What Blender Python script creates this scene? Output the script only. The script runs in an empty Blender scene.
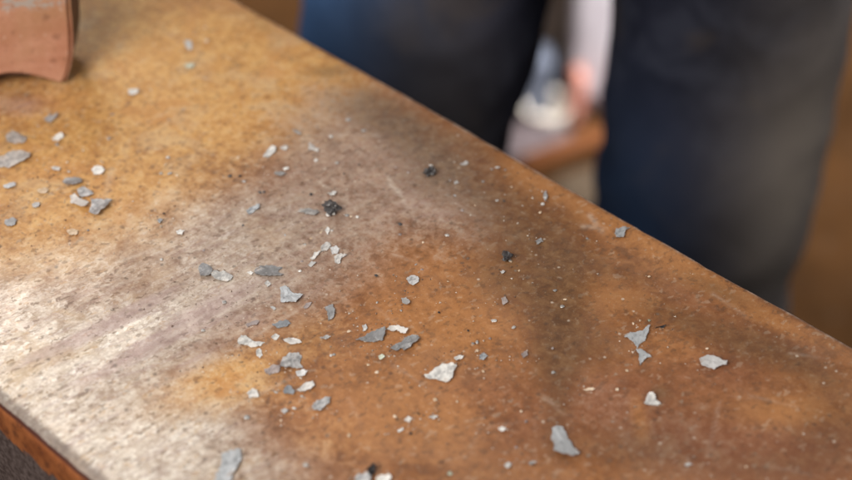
import bpy, bmesh, math, random
import numpy as np
from mathutils import Vector, noise as mnoise

random.seed(7)
rng = np.random.default_rng(7)
C = bpy.context.scene.collection
S = bpy.context.scene

# ------------------------------------------------------------------ camera
F_PX = 1700.0                      # focal length in pixels of an 852 px wide picture
TH = math.radians(41.5)            # how far the camera looks down
CAM_Z, SLAB_Z = 1.39, 0.86
cam_data = bpy.data.cameras.new('camera')
cam = bpy.data.objects.new('camera', cam_data); C.objects.link(cam)
cam.location = (0, 0, CAM_Z); cam.rotation_euler = (math.pi/2 - TH, 0, 0)
cam_data.sensor_width = 36.0; cam_data.lens = F_PX/852*36
cam_data.clip_start = 0.02; cam_data.clip_end = 200
cam_data.dof.use_dof = True; cam_data.dof.focus_distance = 0.772; cam_data.dof.aperture_fstop = 4.0
S.camera = cam

# ------------------------------------------------------------------ light
world = bpy.data.worlds.new('World'); S.world = world; world.use_nodes = True
bg = world.node_tree.nodes['Background']
bg.inputs[0].default_value = (0.92, 0.94, 1.0, 1); bg.inputs[1].default_value = 0.17

def area(name, loc, target, sx, sy, power, col, spread=180):
    l = bpy.data.lights.new(name, 'AREA'); l.shape = 'RECTANGLE'; l.size = sx; l.size_y = sy
    l.energy = power; l.color = col; l.spread = math.radians(spread)
    o = bpy.data.objects.new(name, l); C.objects.link(o); o.location = loc
    o.rotation_euler = (Vector(target) - Vector(loc)).to_track_quat('-Z', 'Y').to_euler()
    return o
area('window_light', (-0.66, -0.30, 1.86), (-0.17, 0.58, SLAB_Z), 0.8, 0.7, 28, (1.0, 0.95, 0.87))
area('doorway_light', (-0.95, 2.05, 2.35), (-0.25, 0.6, SLAB_Z), 1.0, 0.8, 13.5, (1.0, 0.97, 0.94))
area('right_fill_light', (1.7, 0.5, 2.4), (0.3, 1.0, 0.6), 0.8, 0.8, 9, (1.0, 0.95, 0.88))  # fill light added from the right to lift the legs
area('back_fill_light', (1.0, 1.15, 2.1), (0.27, 2.35, 0.1), 0.7, 0.7, 56, (1.0, 0.98, 0.97), 62)  # extra light added to brighten the sack and floor clutter, no real source

S.view_settings.view_transform = 'Standard'; S.view_settings.look = 'None'
S.view_settings.exposure = 0.0; S.view_settings.gamma = 1.0
S.render.engine = 'CYCLES'
S.cycles.use_denoising = True

# ------------------------------------------------------------------ helpers
ct, st = math.cos(TH), math.sin(TH)
def ray(px, py):
    u, v = (px - 426)/F_PX, (240 - py)/F_PX
    return Vector((u, ct + v*st, -st + v*ct))
def P(px, py, z=SLAB_Z):            # where the line of sight through a picture point meets the height z
    d = ray(px, py); t = (z - CAM_Z)/d.z
    return Vector((d.x*t, d.y*t, z))
def tag(o, label=None, cat=None, group=None, kind=None):
    if label: o['label'] = label
    if cat: o['category'] = cat
    if group: o['group'] = group
    if kind: o['kind'] = kind
    return o
def link(name, me, mat=None, parent=None, loc=None):
    o = bpy.data.objects.new(name, me); C.objects.link(o)
    if mat: me.materials.append(mat)
    if parent: o.parent = parent
    if loc is not None: o.location = loc
    return o
def smooth(me):
    me.polygons.foreach_set('use_smooth', [True]*len(me.polygons)); me.update()
def from_bm(name, bm, mat, parent=None, loc=None, sm=True):
    bmesh.ops.recalc_face_normals(bm, faces=bm.faces)
    me = bpy.data.meshes.new(name); bm.to_mesh(me); bm.free()
    if sm: smooth(me)
    return link(name, me, mat, parent, loc)

class NT:
    """small node-tree writer"""
    def __init__(s, name):
        s.m = bpy.data.materials.new(name); s.m.use_nodes = True
        s.t = s.m.node_tree; s.n = s.t.nodes; s.bsdf = s.n['Principled BSDF']
        s.obj = s.n.new('ShaderNodeTexCoord').outputs['Object']
    def set(s, sock, v):
        if isinstance(v, bpy.types.NodeSocket): s.t.links.new(v, sock)
        elif isinstance(v, (tuple, list)): sock.default_value = (*v, 1) if len(v) == 3 and sock.type == 'RGBA' else v
        else: sock.default_value = v
    def noise(s, scale, detail=6, rough=.6, vec=None, dist=0.0):
        n = s.n.new('ShaderNodeTexNoise'); s.set(n.inputs['Vector'], vec or s.obj)
        n.inputs['Scale'].default_value = scale; n.inputs['Detail'].default_value = detail
        n.inputs['Roughness'].default_value = rough; n.inputs['Distortion'].default_value = dist
        return n.outputs['Fac']
    def voronoi(s, scale, vec=None):
        n = s.n.new('ShaderNodeTexVoronoi'); s.set(n.inputs['Vector'], vec or s.obj); n.inputs['Scale'].default_value = scale
        return n.outputs['Distance'], n.outputs['Color']
    def mapping(s, rot=0, scale=(1, 1, 1), vec=None):
        r = s.n.new('ShaderNodeMapping'); s.set(r.inputs['Vector'], vec or s.obj); r.inputs['Rotation'].default_value = (0, 0, rot)
        n = s.n.new('ShaderNodeMapping'); s.set(n.inputs['Vector'], r.outputs[0]); n.inputs['Scale'].default_value = scale
        return n.outputs[0]
    def math(s, op, a, b=0.0, c=0.0):
        n = s.n.new('ShaderNodeMath'); n.operation = op
        for k, v in enumerate((a, b, c)): s.set(n.inputs[k], v)
        return n.outputs[0]
    def ss(s, v, a, b, lo=0.0, hi=1.0):
        n = s.n.new('ShaderNodeMapRange'); n.interpolation_type = 'SMOOTHSTEP'
        s.set(n.inputs[0], v)
        for k, q in enumerate((a, b, lo, hi)): s.set(n.inputs[k+1], q)
        return n.outputs[0]
    def lin(s, v, a, b, lo=0.0, hi=1.0):
        n = s.n.new('ShaderNodeMapRange'); s.set(n.inputs[0], v)
        for k, q in enumerate((a, b, lo, hi)): s.set(n.inputs[k+1], q)
        return n.outputs[0]
    def mix(s, f, a, b, mode='MIX'):
        n = s.n.new('ShaderNodeMix'); n.data_type = 'RGBA'; n.blend_type = mode
        s.set(n.inputs[0], f); s.set(n.inputs[6], a); s.set(n.inputs[7], b)
        return n.outputs[2]
    def attr(s, name):
        n = s.n.new('ShaderNodeAttribute'); n.attribute_name = name
        q = s.n.new('ShaderNodeSeparateColor'); s.t.links.new(n.outputs['Color'], q.inputs[0])
        return q.outputs[0], q.outputs[1], q.outputs[2]
    def sep(s, v=None):
        q = s.n.new('ShaderNodeSeparateXYZ'); s.set(q.inputs[0], v or s.obj); return q.outputs
    def bump(s, h, strength=.5, dist=.001, prev=None):
        n = s.n.new('ShaderNodeBump'); s.set(n.inputs['Height'], h); n.inputs['Strength'].default_value = strength
        n.inputs['Distance'].default_value = dist
        if prev: s.t.links.new(prev, n.inputs['Normal'])
        return n.outputs[0]
    def out(s, col=None, rough=None, metal=None, normal=None, spec=None):
        for k, v in (('Base Color', col), ('Roughness', rough), ('Metallic', metal), ('Normal', normal), ('Specular IOR Level', spec)):
            if v is not None: s.set(s.bsdf.inputs[k], v)
        return s.m
    def rand(s):
        return s.n.new('ShaderNodeObjectInfo').outputs['Random']

# ------------------------------------------------------------------ materials
def mat_slab():
    N = NT('rusty_steel')
    pale, ochre, dark = N.attr('stain_shade_a'); grey, scratch, orange = N.attr('stain_b'); mauve, reddish, _ = N.attr('stain_shade_c')
    n_big = N.noise(22, 9, .68, dist=.4); n_mid = N.noise(75, 8, .7, dist=.3); n_fin = N.noise(330, 6, .7); n_pit = N.noise(850, 4, .7)
    A = STREAK
    v1 = N.mapping(-A, (14, 120, 60)); streak = N.noise(3.0, 8, .72, v1, .3)
    v2 = N.mapping(-A - .25, (30, 420, 100)); hair = N.noise(2.0, 5, .75, v2, .15)
    v3 = N.mapping(-A + .9, (16, 300, 100)); hair2 = N.noise(1.6, 5, .75, v3, .2)
    n_cl = N.noise(160, 7, .68, dist=.5)
    n_mix = N.math('ADD', N.math('MULTIPLY', n_mid, .45), N.math('ADD', N.math('MULTIPLY', n_cl, .35), N.math('MULTIPLY', n_fin, .20)))
    def soft(mask, amp=.9, lo=.15, hi=.90, n=None):
        e = N.math('MULTIPLY', N.math('SUBTRACT', n or n_mix, .5), amp*2)
        return N.ss(N.math('ADD', mask, e), lo, hi)
    # rust: brown to orange in clumps
    col = N.mix(N.ss(n_mid, .34, .66), (0.180, 0.070, 0.027), (0.300, 0.122, 0.044))
    col = N.mix(N.ss(n_big, .42, .66, 0, .5), col, (0.33, 0.165, 0.085))
    col = N.mix(N.ss(n_cl, .50, .68, 0, .55), col, (0.37, 0.175, 0.070))
    col = N.mix(N.ss(n_cl, .50, .34, 0, .45), col, (0.130, 0.068, 0.040))
    col = N.mix(N.math('MULTIPLY', soft(reddish, .7), .7), col, N.mix(N.ss(n_mix, .36, .62), (0.165, 0.060, 0.032), (0.275, 0.112, 0.062)))
    col = N.mix(N.math('MULTIPLY', soft(orange, .8), N.ss(n_fin, .3, .7, .45, .85)), col, (0.43, 0.190, 0.066))
    oc = N.mix(N.ss(n_mix, .38, .62), (0.50, 0.242, 0.070), (0.65, 0.385, 0.140))
    oc = N.mix(N.ss(n_cl, .55, .72, 0, .5), oc, (0.60, 0.40, 0.20))
    oc = N.mix(N.ss(n_big, .50, .62, 0, .32), oc, (0.50, 0.215, 0.075))
    oc = N.mix(N.ss(N.noise(38, 6, .65, dist=.6), .53, .64, 0, .5), oc, (0.58, 0.40, 0.22))
    oc = N.mix(N.ss(n_fin, .56, .64, 0, .3), oc, (0.70, 0.53, 0.33))
    oc = N.mix(N.ss(n_fin, .45, .38, 0, .35), oc, (0.26, 0.125, 0.05))
    col = N.mix(N.math('MULTIPLY', soft(ochre, .7), .92), col, oc)
    # worn grey steel with a mauve cast
    gr = N.mix(N.ss(n_mix, .36, .62), (0.235, 0.170, 0.135), (0.43, 0.335, 0.270))
    gr = N.mix(N.ss(streak, .45, .62, 0, .5), gr, (0.33, 0.225, 0.195))
    col = N.mix(N.math('MULTIPLY', soft(grey, .9), N.ss(n_fin, .25, .7, .45, .9)), col, gr)
    # scraped, nearly bare metal
    def flecks(scale, wob):
        v = N.n.new('ShaderNodeVectorMath'); v.operation = 'ADD'
        nt = N.n.new('ShaderNodeTexNoise'); N.set(nt.inputs['Vector'], N.obj); nt.inputs['Scale'].default_value = scale*.6; nt.inputs['Detail'].default_value = 4
        sc = N.n.new('ShaderNodeVectorMath'); sc.operation = 'SCALE'; N.set(sc.inputs[0], nt.outputs['Color']); sc.inputs['Scale'].default_value = wob
        N.set(v.inputs[0], N.mapping(-A, (.62, 1.1, 1))); N.set(v.inputs[1], sc.outputs[0])
        _, c = N.voronoi(scale, v.outputs[0]); q = N.n.new('ShaderNodeSeparateColor'); N.t.links.new(c, q.inputs[0])
        return q.outputs
    fa, fb = flecks(640, .0035), flecks(1250, .0018)
    pl = N.mix(N.ss(n_mix, .34, .64), (0.44, 0.355, 0.285), (0.63, 0.55, 0.465))
    pl = N.mix(N.ss(n_cl, .46, .38, 0, .40), pl, (0.37, 0.275, 0.20))
    pl = N.mix(N.ss(streak, .50, .60, 0, .72), pl, (0.40, 0.315, 0.29))
    pl = N.mix(N.ss(streak, .46, .34, 0, .45), pl, (0.70, 0.63, 0.54))
    pl = N.mix(N.ss(N.math('ADD', fa[0], N.math('MULTIPLY', N.math('SUBTRACT', n_cl, .5), 1.0)), .76, .88, 0, .50), pl, (0.33, 0.25, 0.19))
    pl = N.mix(N.ss(N.math('ADD', fa[1], N.math('MULTIPLY', N.math('SUBTRACT', n_mix, .5), 1.0)), .76, .88, 0, .55), pl, (0.80, 0.75, 0.67))
    pl = N.mix(N.ss(N.math('ADD', fa[2], N.math('MULTIPLY', N.math('SUBTRACT', n_mid, .5), .8)), .90, .96, 0, .50), pl, (0.47, 0.31, 0.17))
    pl = N.mix(N.ss(fb[0], .74, .82, 0, .26), pl, (0.28, 0.21, 0.165))
    pl = N.mix(N.ss(fb[1], .74, .82, 0, .30), pl, (0.82, 0.77, 0.70))
    pl = N.mix(N.ss(hair, .56, .64, 0, .40), pl, (0.80, 0.75, 0.68))
    pl = N.mix(N.ss(n_big, .51, .62, 0, .5), pl, (0.53, 0.38, 0.23))
    pm = soft(pale, .70, .02, .98)
    col = N.mix(pm, col, pl)
    mv = N.math('MULTIPLY', soft(mauve, .75, n=N.math('ADD', N.math('MULTIPLY', streak, .6), N.math('MULTIPLY', n_mix, .4))), .72)
    col = N.mix(mv, col, N.mix(N.ss(n_mix, .36, .62), (0.27, 0.175, 0.165), (0.44, 0.33, 0.30)))
    col = N.mix(N.ss(fa[0], .90, .95, 0, .38), col, (0.095, 0.055, 0.035))
    col = N.mix(N.ss(fa[1], .95, .98, 0, .22), col, (0.56, 0.45, 0.34))
    # dark patches, with shade beside the block and the white chip painted in
    dm = soft(dark, 1.0, .2, 1.0)
    col = N.mix(N.math('MULTIPLY', dm, .70), col, N.mix(N.ss(n_cl, .35, .65), (0.050, 0.030, 0.019), (0.150, 0.088, 0.045)))
    # fine wear: pale and dark specks, hair scratches
    col = N.mix(N.ss(n_fin, .56, .74, 0, .30), col, (0.56, 0.44, 0.33))
    col = N.mix(N.ss(n_fin, .44, .30, 0, .42), col, (0.095, 0.055, 0.033))
    col = N.mix(N.ss(n_pit, .44, .32, 0, .28), col, (0.11, 0.062, 0.038))
    col = N.mix(N.ss(n_pit, .58, .70, 0, .16), col, (0.58, 0.42, 0.27))
    col = N.mix(N.ss(hair2, .66, .76, 0, .25), col, (0.52, 0.41, 0.31))
    d, vc = N.voronoi(230)
    q = N.n.new('ShaderNodeSeparateColor'); N.t.links.new(vc, q.inputs[0])
    sp = N.math('MULTIPLY', N.ss(N.math('ADD', d, N.math('MULTIPLY', n_pit, .25)), .36, .20), N.ss(q.outputs[0], .86, .95))
    col = N.mix(N.math('MULTIPLY', sp, .55), col, (0.62, 0.54, 0.45))
    sp2 = N.math('MULTIPLY', N.ss(N.math('ADD', d, N.math('MULTIPLY', n_pit, .3)), .50, .24), N.ss(q.outputs[1], .84, .95))
    col = N.mix(N.math('MULTIPLY', sp2, .6), col, (0.07, 0.042, 0.03))
    col = N.mix(N.math('MULTIPLY', scratch, N.ss(n_fin, .3, .55, .25, .8)), col, (0.62, 0.54, 0.46))
    # the slab's sides: rust along the arris, dark mill scale lower down
    z = N.sep()[2]
    zz = N.math('ADD', z, N.math('MULTIPLY', N.math('SUBTRACT', n_mid, .5), .020))
    zz = N.math('ADD', zz, N.math('MULTIPLY', N.math('SUBTRACT', n_fin, .5), .006))
    side = N.mix(N.ss(n_mid, .3, .7), (0.26, 0.078, 0.030), (0.52, 0.180, 0.064))
    side = N.mix(N.ss(n_cl, .48, .36, 0, .6), side, (0.11, 0.045, 0.03))
    mill = N.mix(N.ss(n_fin, .35, .65), (0.085, 0.060, 0.055), (0.205, 0.155, 0.145))
    side = N.mix(N.ss(zz, -.0185, -.0215), side, mill)
    worn = N.mix(N.ss(n_cl, .35, .65), (0.22, 0.17, 0.15), (0.36, 0.30, 0.265))
    t = N.math('ADD', N.math('MULTIPLY', N.sep()[1], flip), N.math('MULTIPLY', N.math('SUBTRACT', n_cl, .5), .005))
    col = N.mix(N.math('MULTIPLY', N.ss(t, .0072, .0036), .70), col, worn)
    col = N.mix(N.math('MULTIPLY', N.ss(t, W - .0035, W - .0005), .75), col, N.mix(N.ss(n_cl, .4, .6), worn, (0.50, 0.43, 0.38)))  # worn far rim, its edge highlight painted in as a lighter colour
    zs = N.math('ADD', z, N.math('MULTIPLY', N.math('SUBTRACT', n_mid, .5), .0012))
    col = N.mix(N.ss(zs, -.0020, -.0026), col, (0.10, 0.035, 0.025))
    col = N.mix(N.ss(zs, -.0032, -.0042), col, side)
    rough = N.math('ADD', N.lin(n_fin, .3, .7, .36, .56), N.lin(n_big, .35, .65, -.06, .10))
    rough = N.math('SUBTRACT', rough, N.math('MULTIPLY', pm, .08))
    h = N.math('ADD', N.math('MULTIPLY', n_fin, .8), N.math('MULTIPLY', n_pit, .35))
    h = N.math('ADD', h, N.math('MULTIPLY', n_mid, 1.0))
    h = N.math('SUBTRACT', h, N.math('MULTIPLY', N.ss(hair, .56, .72), .25))
    return N.out(col, rough, N.math('MULTIPLY', pm, .5), N.bump(N.math('MULTIPLY', h, N.lin(pm, 0, 1, 1.0, .45)), .22, .0008), .38)

def mat_flake(name, lo, hi, metal=.3, rough=.38):
    N = NT(name)
    n = N.noise(520, 5, .7); b = N.noise(150, 4, .6, dist=.6); r = N.rand()
    f = N.math('ADD', N.math('MULTIPLY', n, .45), N.math('MULTIPLY', b, .55))
    f = N.math('ADD', f, N.math('MULTIPLY', N.math('SUBTRACT', r, .5), .22))
    col = N.mix(N.ss(f, .38, .58), lo, hi)
    col = N.mix(N.ss(b, .55, .70, 0, .55), col, (0.33, 0.19, 0.10))
    col = N.mix(N.ss(n, .42, .30, 0, .6), col, tuple(q*.35 for q in lo))
    return N.out(col, N.lin(n, .3, .7, rough - .14, rough + .12), metal, N.bump(f, .5, .0009))

M = {}
M['grey'] = mat_flake('grey_mill_scale', (0.235, 0.232, 0.236), (0.60, 0.588, 0.588))
M['pale'] = mat_flake('pale_mill_scale', (0.30, 0.29, 0.285), (0.62, 0.59, 0.56))
M['white'] = mat_flake('white_scale', (0.38, 0.37, 0.365), (0.76, 0.74, 0.71), .1, .42)
M['blue'] = mat_flake('blue_grey_scale', (0.19, 0.20, 0.216), (0.46, 0.475, 0.495))
M['mauve'] = mat_flake('dull_mauve_scale', (0.28, 0.23, 0.22), (0.44, 0.37, 0.35))
M['dark'] = mat_flake('black_scale', (0.018, 0.016, 0.018), (0.085, 0.08, 0.082), .2, .4)
M['green'] = mat_flake('greenish_scale', (0.30, 0.33, 0.25), (0.50, 0.52, 0.42))
M['tan'] = mat_flake('tan_scale', (0.46, 0.33, 0.22), (0.72, 0.58, 0.44), .0, .6)

def mat_block():
    N = NT('rusted_block_steel')
    n = N.noise(45, 7, .6); f = N.noise(260, 5, .65); s = N.noise(1.5, 5, .65, N.mapping(0, (22, 22, 110)))
    g = N.noise(14, 5, .6)
    col = N.mix(N.ss(n, .3, .7), (0.40, 0.175, 0.105), (0.53, 0.275, 0.185))
    col = N.mix(N.ss(g, .42, .62, 0, .7), col, (0.36, 0.19, 0.095))
    col = N.mix(N.ss(f, .56, .72, 0, .45), col, (0.62, 0.44, 0.35))
    col = N.mix(N.ss(f, .44, .30, 0, .55), col, (0.17, 0.075, 0.045))
    d, vc = N.voronoi(90); col = N.mix(N.ss(N.math('ADD', d, N.math('MULTIPLY', f, .4)), .46, .30, 0, .5), col, (0.20, 0.09, 0.055))
    z = N.sep()[2]
    band = N.math('MULTIPLY', N.ss(z, .046, .052), N.ss(z, .066, .058))
    col = N.mix(N.math('MULTIPLY', band, N.ss(N.math('ADD', N.math('MULTIPLY', s, .5), N.math('MULTIPLY', f, .5)), .47, .58, 0, .8)), col, (0.36, 0.34, 0.32))
    return N.out(col, N.lin(f, .3, .7, .55, .75), 0, N.bump(N.math('ADD', n, f), .25, .001), .3)
M['block'] = mat_block()
N = NT('shaded_side_rust'); n = N.noise(60, 6, .6)
M['block_shade'] = N.out(N.mix(N.ss(n, .3, .7), (0.050, 0.026, 0.018), (0.12, 0.058, 0.036)), .6, 0, N.bump(n, .3, .001))  # shade of the block's unlit faces and arch put into the rust colour

def mat_denim():
    N = NT('worn_denim')
    n = N.noise(9, 6, .6); f = N.noise(600, 3, .6)
    tw = N.n.new('ShaderNodeTexWave'); tw.inputs['Scale'].default_value = 260; tw.inputs['Distortion'].default_value = 1.5
    N.t.links.new(N.mapping(.6), tw.inputs['Vector'])
    worn, grey_brown, _ = N.attr('light_and_tone')
    col = N.mix(N.ss(n, .35, .68), (0.009, 0.010, 0.020), (0.026, 0.028, 0.050))
    m2 = N.noise(22, 6, .65, dist=.5)
    col = N.mix(N.ss(m2, .46, .64, 0, .55), col, (0.050, 0.054, 0.080))
    col = N.mix(N.ss(N.noise(12, 5, .6, dist=.4), .53, .66, 0, .40), col, (0.085, 0.062, 0.045))
    col = N.mix(N.math('MULTIPLY', worn, N.ss(n, .3, .6, .6, 1)), col, (0.085, 0.19, 0.42))  # light on the left leg's outer edge painted into the denim as blue
    col = N.mix(N.math('MULTIPLY', grey_brown, N.ss(n, .3, .65, .55, 1)), col, (0.20, 0.168, 0.140))
    col = N.mix(N.math('MULTIPLY', tw.outputs['Fac'], .25), col, (0.045, 0.048, 0.062))
    return N.out(col, .85, 0, N.bump(N.math('ADD', f, tw.outputs['Fac']), .3, .0008), .06)
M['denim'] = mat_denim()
def plain(name, a, b, scale=20, rough=.8, bump=.3, spec=.08):
    N = NT(name); n = N.noise(scale, 6, .6); f = N.noise(scale*8, 4, .6)
    g = N.math('ADD', N.math('MULTIPLY', n, .65), N.math('MULTIPLY', f, .35))
    return N.out(N.mix(N.ss(g, .34, .66), a, b), rough, 0, N.bump(g, bump, .004), spec)
M['skin'] = plain('skin', (0.50, 0.29, 0.21), (0.62, 0.38, 0.28), 30, .55, .1)
M['hair'] = plain('brown_hair', (0.03, 0.02, 0.012), (0.07, 0.045, 0.03), 120, .6, .8)
M['shirt'] = plain('dark_work_shirt', (0.022, 0.024, 0.028), (0.045, 0.047, 0.055), 25, .85)
M['leather'] = plain('brown_boot_leather', (0.05, 0.03, 0.02), (0.12, 0.07, 0.04), 40, .55)
M['frame'] = plain('dark_painted_steel', (0.05, 0.045, 0.042), (0.11, 0.09, 0.08), 30, .6)
M['sack'] = plain('white_sackcloth', (0.44, 0.395, 0.425), (0.56, 0.515, 0.55), 18, .8, .8)
M['salmon'] = plain('salmon_cloth', (0.28, 0.115, 0.085), (0.38, 0.17, 0.13), 30, .85)
M['cream'] = plain('cream_enamel', (0.46, 0.41, 0.35), (0.54, 0.49, 0.43), 20, .4, .1)
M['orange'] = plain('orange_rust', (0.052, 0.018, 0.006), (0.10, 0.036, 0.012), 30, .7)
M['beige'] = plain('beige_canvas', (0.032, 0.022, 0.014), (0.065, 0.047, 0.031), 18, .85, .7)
M['bluebox'] = plain('blue_grey_tin', (0.04, 0.045, 0.06), (0.085, 0.095, 0.12), 20, .5, .2)
M['card'] = plain('grey_brown_cardboard', (0.20, 0.15, 0.12), (0.30, 0.235, 0.19), 20, .85)
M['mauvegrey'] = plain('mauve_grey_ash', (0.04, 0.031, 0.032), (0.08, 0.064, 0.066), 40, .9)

# ------------------------------------------------------------------ the floor
def mat_floor():
    N = NT('brown_workshop_floor')
    n = N.noise(3.2, 8, .62); f = N.noise(40, 6, .65); g = N.noise(160, 4, .6)
    col = N.mix(N.ss(n, .34, .66), (0.016, 0.0068, 0.0020), (0.037, 0.016, 0.005))
    col = N.mix(N.ss(f, .5, .72, 0, .5), col, (0.03, 0.017, 0.008))
    col = N.mix(N.ss(f, .44, .3, 0, .6), col, (0.04, 0.026, 0.016))
    return N.out(col, N.lin(f, .3, .7, .65, .9), 0, N.bump(N.math('ADD', f, g), .5, .006), .04)
bm = bmesh.new(); bmesh.ops.create_grid(bm, x_segments=40, y_segments=40, size=6)
for v in bm.verts: v.co.z = .004*mnoise.noise(v.co*1.3)
fl = from_bm('floor', bm, mat_floor(), loc=(0, 2, 0)); tag(fl, kind='structure')

# ------------------------------------------------------------------ the steel slab on its bench
far_a, far_b = P(240, 0), P(852, 345)
near_a, near_b = P(0, 405), P(90, 480)
E = (far_a - far_b).normalized()                     # along the slab, away from the camera
T = Vector((-E.y, E.x, 0))                           # across it
if (near_a - far_a).dot(T) > 0: T = -T               # T points at the far edge
W = ((far_a - near_a).dot(T) + (far_a - near_b).dot(T))/2
O0 = near_a - E*0.0                                   # slab frame origin on the near edge
d_ = ray(100, 300)
a_, b_ = P(0, 395), P(130, 335)
sd = b_ - a_
STREAK = math.atan2(sd.dot(T), sd.dot(E))
slab_rot = math.atan2(E.y, E.x)
flip = -1.0 if (Vector((-E.y, E.x, 0)).dot(T) < 0) else 1.0   # local y = flip*T
STREAK *= flip
print('slab width', round(W, 3), 'streak', STREAK)

# stains and painted shade, each at its own place on the slab: (x, y, rx, ry, angle, strength) in the picture's pixels, laid on the slab's plane
PALE = [(10,365,110,60,-22,1.0),(60,440,110,42,38,.95),(110,345,120,26,-24,.85),(150,475,110,40,0,.75),(0,300,60,40,-20,.45),
        (190,330,80,22,-20,.18),(120,400,90,50,-20,.55),(95,250,80,30,-10,.22),(250,285,60,30,0,.30),(225,230,80,40,-10,.36),(250,470,80,25,0,.35),(185,435,70,26,-10,.7),(90,285,80,30,-15,.22),(160,262,70,30,-10,.22),(170,205,60,22,0,.22),(300,225,60,30,0,.2)]
OCHRE = [(100,255,80,26,-5,.4),(130,45,130,60,10,1.0),(260,60,90,50,25,.9),(50,150,110,70,0,.75),(200,110,110,40,0,.8),(330,85,60,26,32,.55),
         (30,230,70,60,0,.5),(210,385,75,36,-15,.9),(150,430,60,30,-20,.5),(110,465,26,20,30,.5),(310,330,60,30,0,.35),(330,440,60,40,0,.3),
         (240,135,90,30,0,.4),(160,190,90,40,0,.6),(110,215,60,30,0,.5),(30,270,50,24,0,.45)]
GREY = [(170,315,130,30,-22,.9),(270,240,130,60,-15,.8),(350,150,90,50,20,.75),(420,185,90,45,25,.55),(330,210,80,50,0,.5),
        (140,340,90,24,-24,.6),(360,110,50,22,25,.6),(200,355,70,20,-20,.6),(470,215,60,30,25,.3),(700,450,90,45,10,.25),(560,385,60,30,10,.2),
        (620,430,80,40,0,.18),(60,340,60,16,-24,.5),(300,290,60,40,0,.4),(400,150,60,22,28,.5),(20,95,30,10,0,.3)]
DARK = [(700,410,70,20,6,.3),(620,452,60,26,0,.3),(830,395,40,40,0,.35),(480,445,50,18,0,.25),(590,350,40,20,0,.3),(770,345,60,16,26,.35),(660,310,40,14,20,.3),(265,28,30,8,30,.5),(318,72,20,6,0,.5),(410,185,30,12,20,.35),(300,200,30,8,0,.3),(405,128,75,24,32,.85),(455,178,80,30,30,.72),(350,112,40,14,25,.4),(380,105,30,12,30,.45),(530,235,60,46,30,.70),(558,320,30,80,4,.95),(545,285,40,40,10,.4),(500,280,46,30,20,.55),
        (585,268,40,20,20,.35),(640,278,50,10,18,.4),(720,290,60,12,26,.65),(745,350,50,22,14,.6),(690,320,50,14,15,.35),(560,400,16,60,4,.5),
        (660,392,14,10,0,.7),(800,360,40,14,28,.55),(86,78,10,16,0,.6),(835,430,40,30,0,.35),(510,150,40,8,30,.45),(285,55,30,6,25,.45),(340,70,22,6,0,.45),  # has painted shade by the white chip and the block's right foot
        (475,150,40,10,30,.5),(600,340,40,30,0,.35),(560,440,60,20,0,.25),(770,470,60,20,0,.4),(690,455,70,30,5,.45),(640,440,40,30,0,.3),(820,455,60,40,0,.4),(700,330,60,16,20,.3)]
ORANGE = [(400,245,50,24,0,.5),(600,285,40,20,20,.4),(350,440,60,30,0,.4),(530,178,46,16,30,.9),(410,320,80,44,0,.75),(470,330,50,30,0,.6),(640,235,60,14,30,.85),(700,275,60,14,28,.8),(790,412,60,20,0,.85),(640,420,10,30,-10,.8),
          (590,215,40,12,30,.6),(380,400,80,40,0,.6),(450,420,60,40,0,.55),(770,320,50,12,28,.7),(300,400,50,26,0,.5),(680,350,50,20,10,.5),(110,455,20,16,35,.9),
          (360,75,30,10,25,.6),(510,270,30,16,0,.4),(30,105,40,14,0,.5),(620,300,60,20,10,.5),(450,270,50,30,0,.4)]
MAUVE = [(125,316,75,9,-28,.9),(165,338,90,11,-30,.9),(60,347,55,7,-24,.8),(215,302,50,10,-25,.7),(30,325,40,6,-22,.5),(190,365,50,10,-30,.5),(240,318,40,12,0,.5),
         (300,215,50,14,0,.35),(20,105,40,14,0,.6),(420,205,50,16,25,.4),(100,375,50,6,-26,.4)]  # the blob before the block paints its shade on the slab
REDDISH = [(700,445,90,40,8,.9),(620,395,70,34,0,.7),(820,450,60,40,0,.8),(460,390,60,30,0,.55),(330,415,60,34,0,.6),(690,300,70,18,26,.5),(720,365,60,26,15,.7),
           (520,430,70,40,0,.55),(800,350,50,16,28,.6),(480,160,30,8,30,.6),(280,120,60,16,0,.3),(250,160,60,12,0,.3),(350,330,50,20,0,.4),(770,460,60,30,0,.6)]
LINES = [((388,178),(407,206),1.4,.85),((396,190),(418,222),1.2,.5),((391,184),(402,194),2.6,.8),((100,258),(118,278),1.6,.5),((112,170),(100,215),3.5,.30),
         ((470,110),(560,165),1.0,.25),((590,215),(602,232),2.4,.55),((583,226),(604,228),2.2,.45),((130,215),(125,255),2.5,.3),
         ((440,190),(480,222),1.0,.3),((0,372),(90,338),2.2,.5),((10,390),(120,345),1.6,.5),((300,30),(420,110),1.2,.2),
         ((60,420),(130,395),1.5,.4)]
for _ in range(26):
    x_, y_, l_, a_ = random.uniform(-10, 250), random.uniform(255, 450), random.uniform(25, 95), math.radians(random.gauss(-25, 7))
    LINES.append(((x_, y_), (x_ + l_*math.cos(a_), y_ + l_*math.sin(a_)), random.uniform(1.3, 2.0), random.uniform(.3, .75)))
for _ in range(16):
    x_, y_, l_, a_ = random.uniform(250, 800), random.uniform(130, 470), random.uniform(15, 60), math.radians(random.gauss(30, 40))
    LINES.append(((x_, y_), (x_ + l_*math.cos(a_), y_ + l_*math.sin(a_)), 1.4, random.uniform(.12, .30)))

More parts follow.
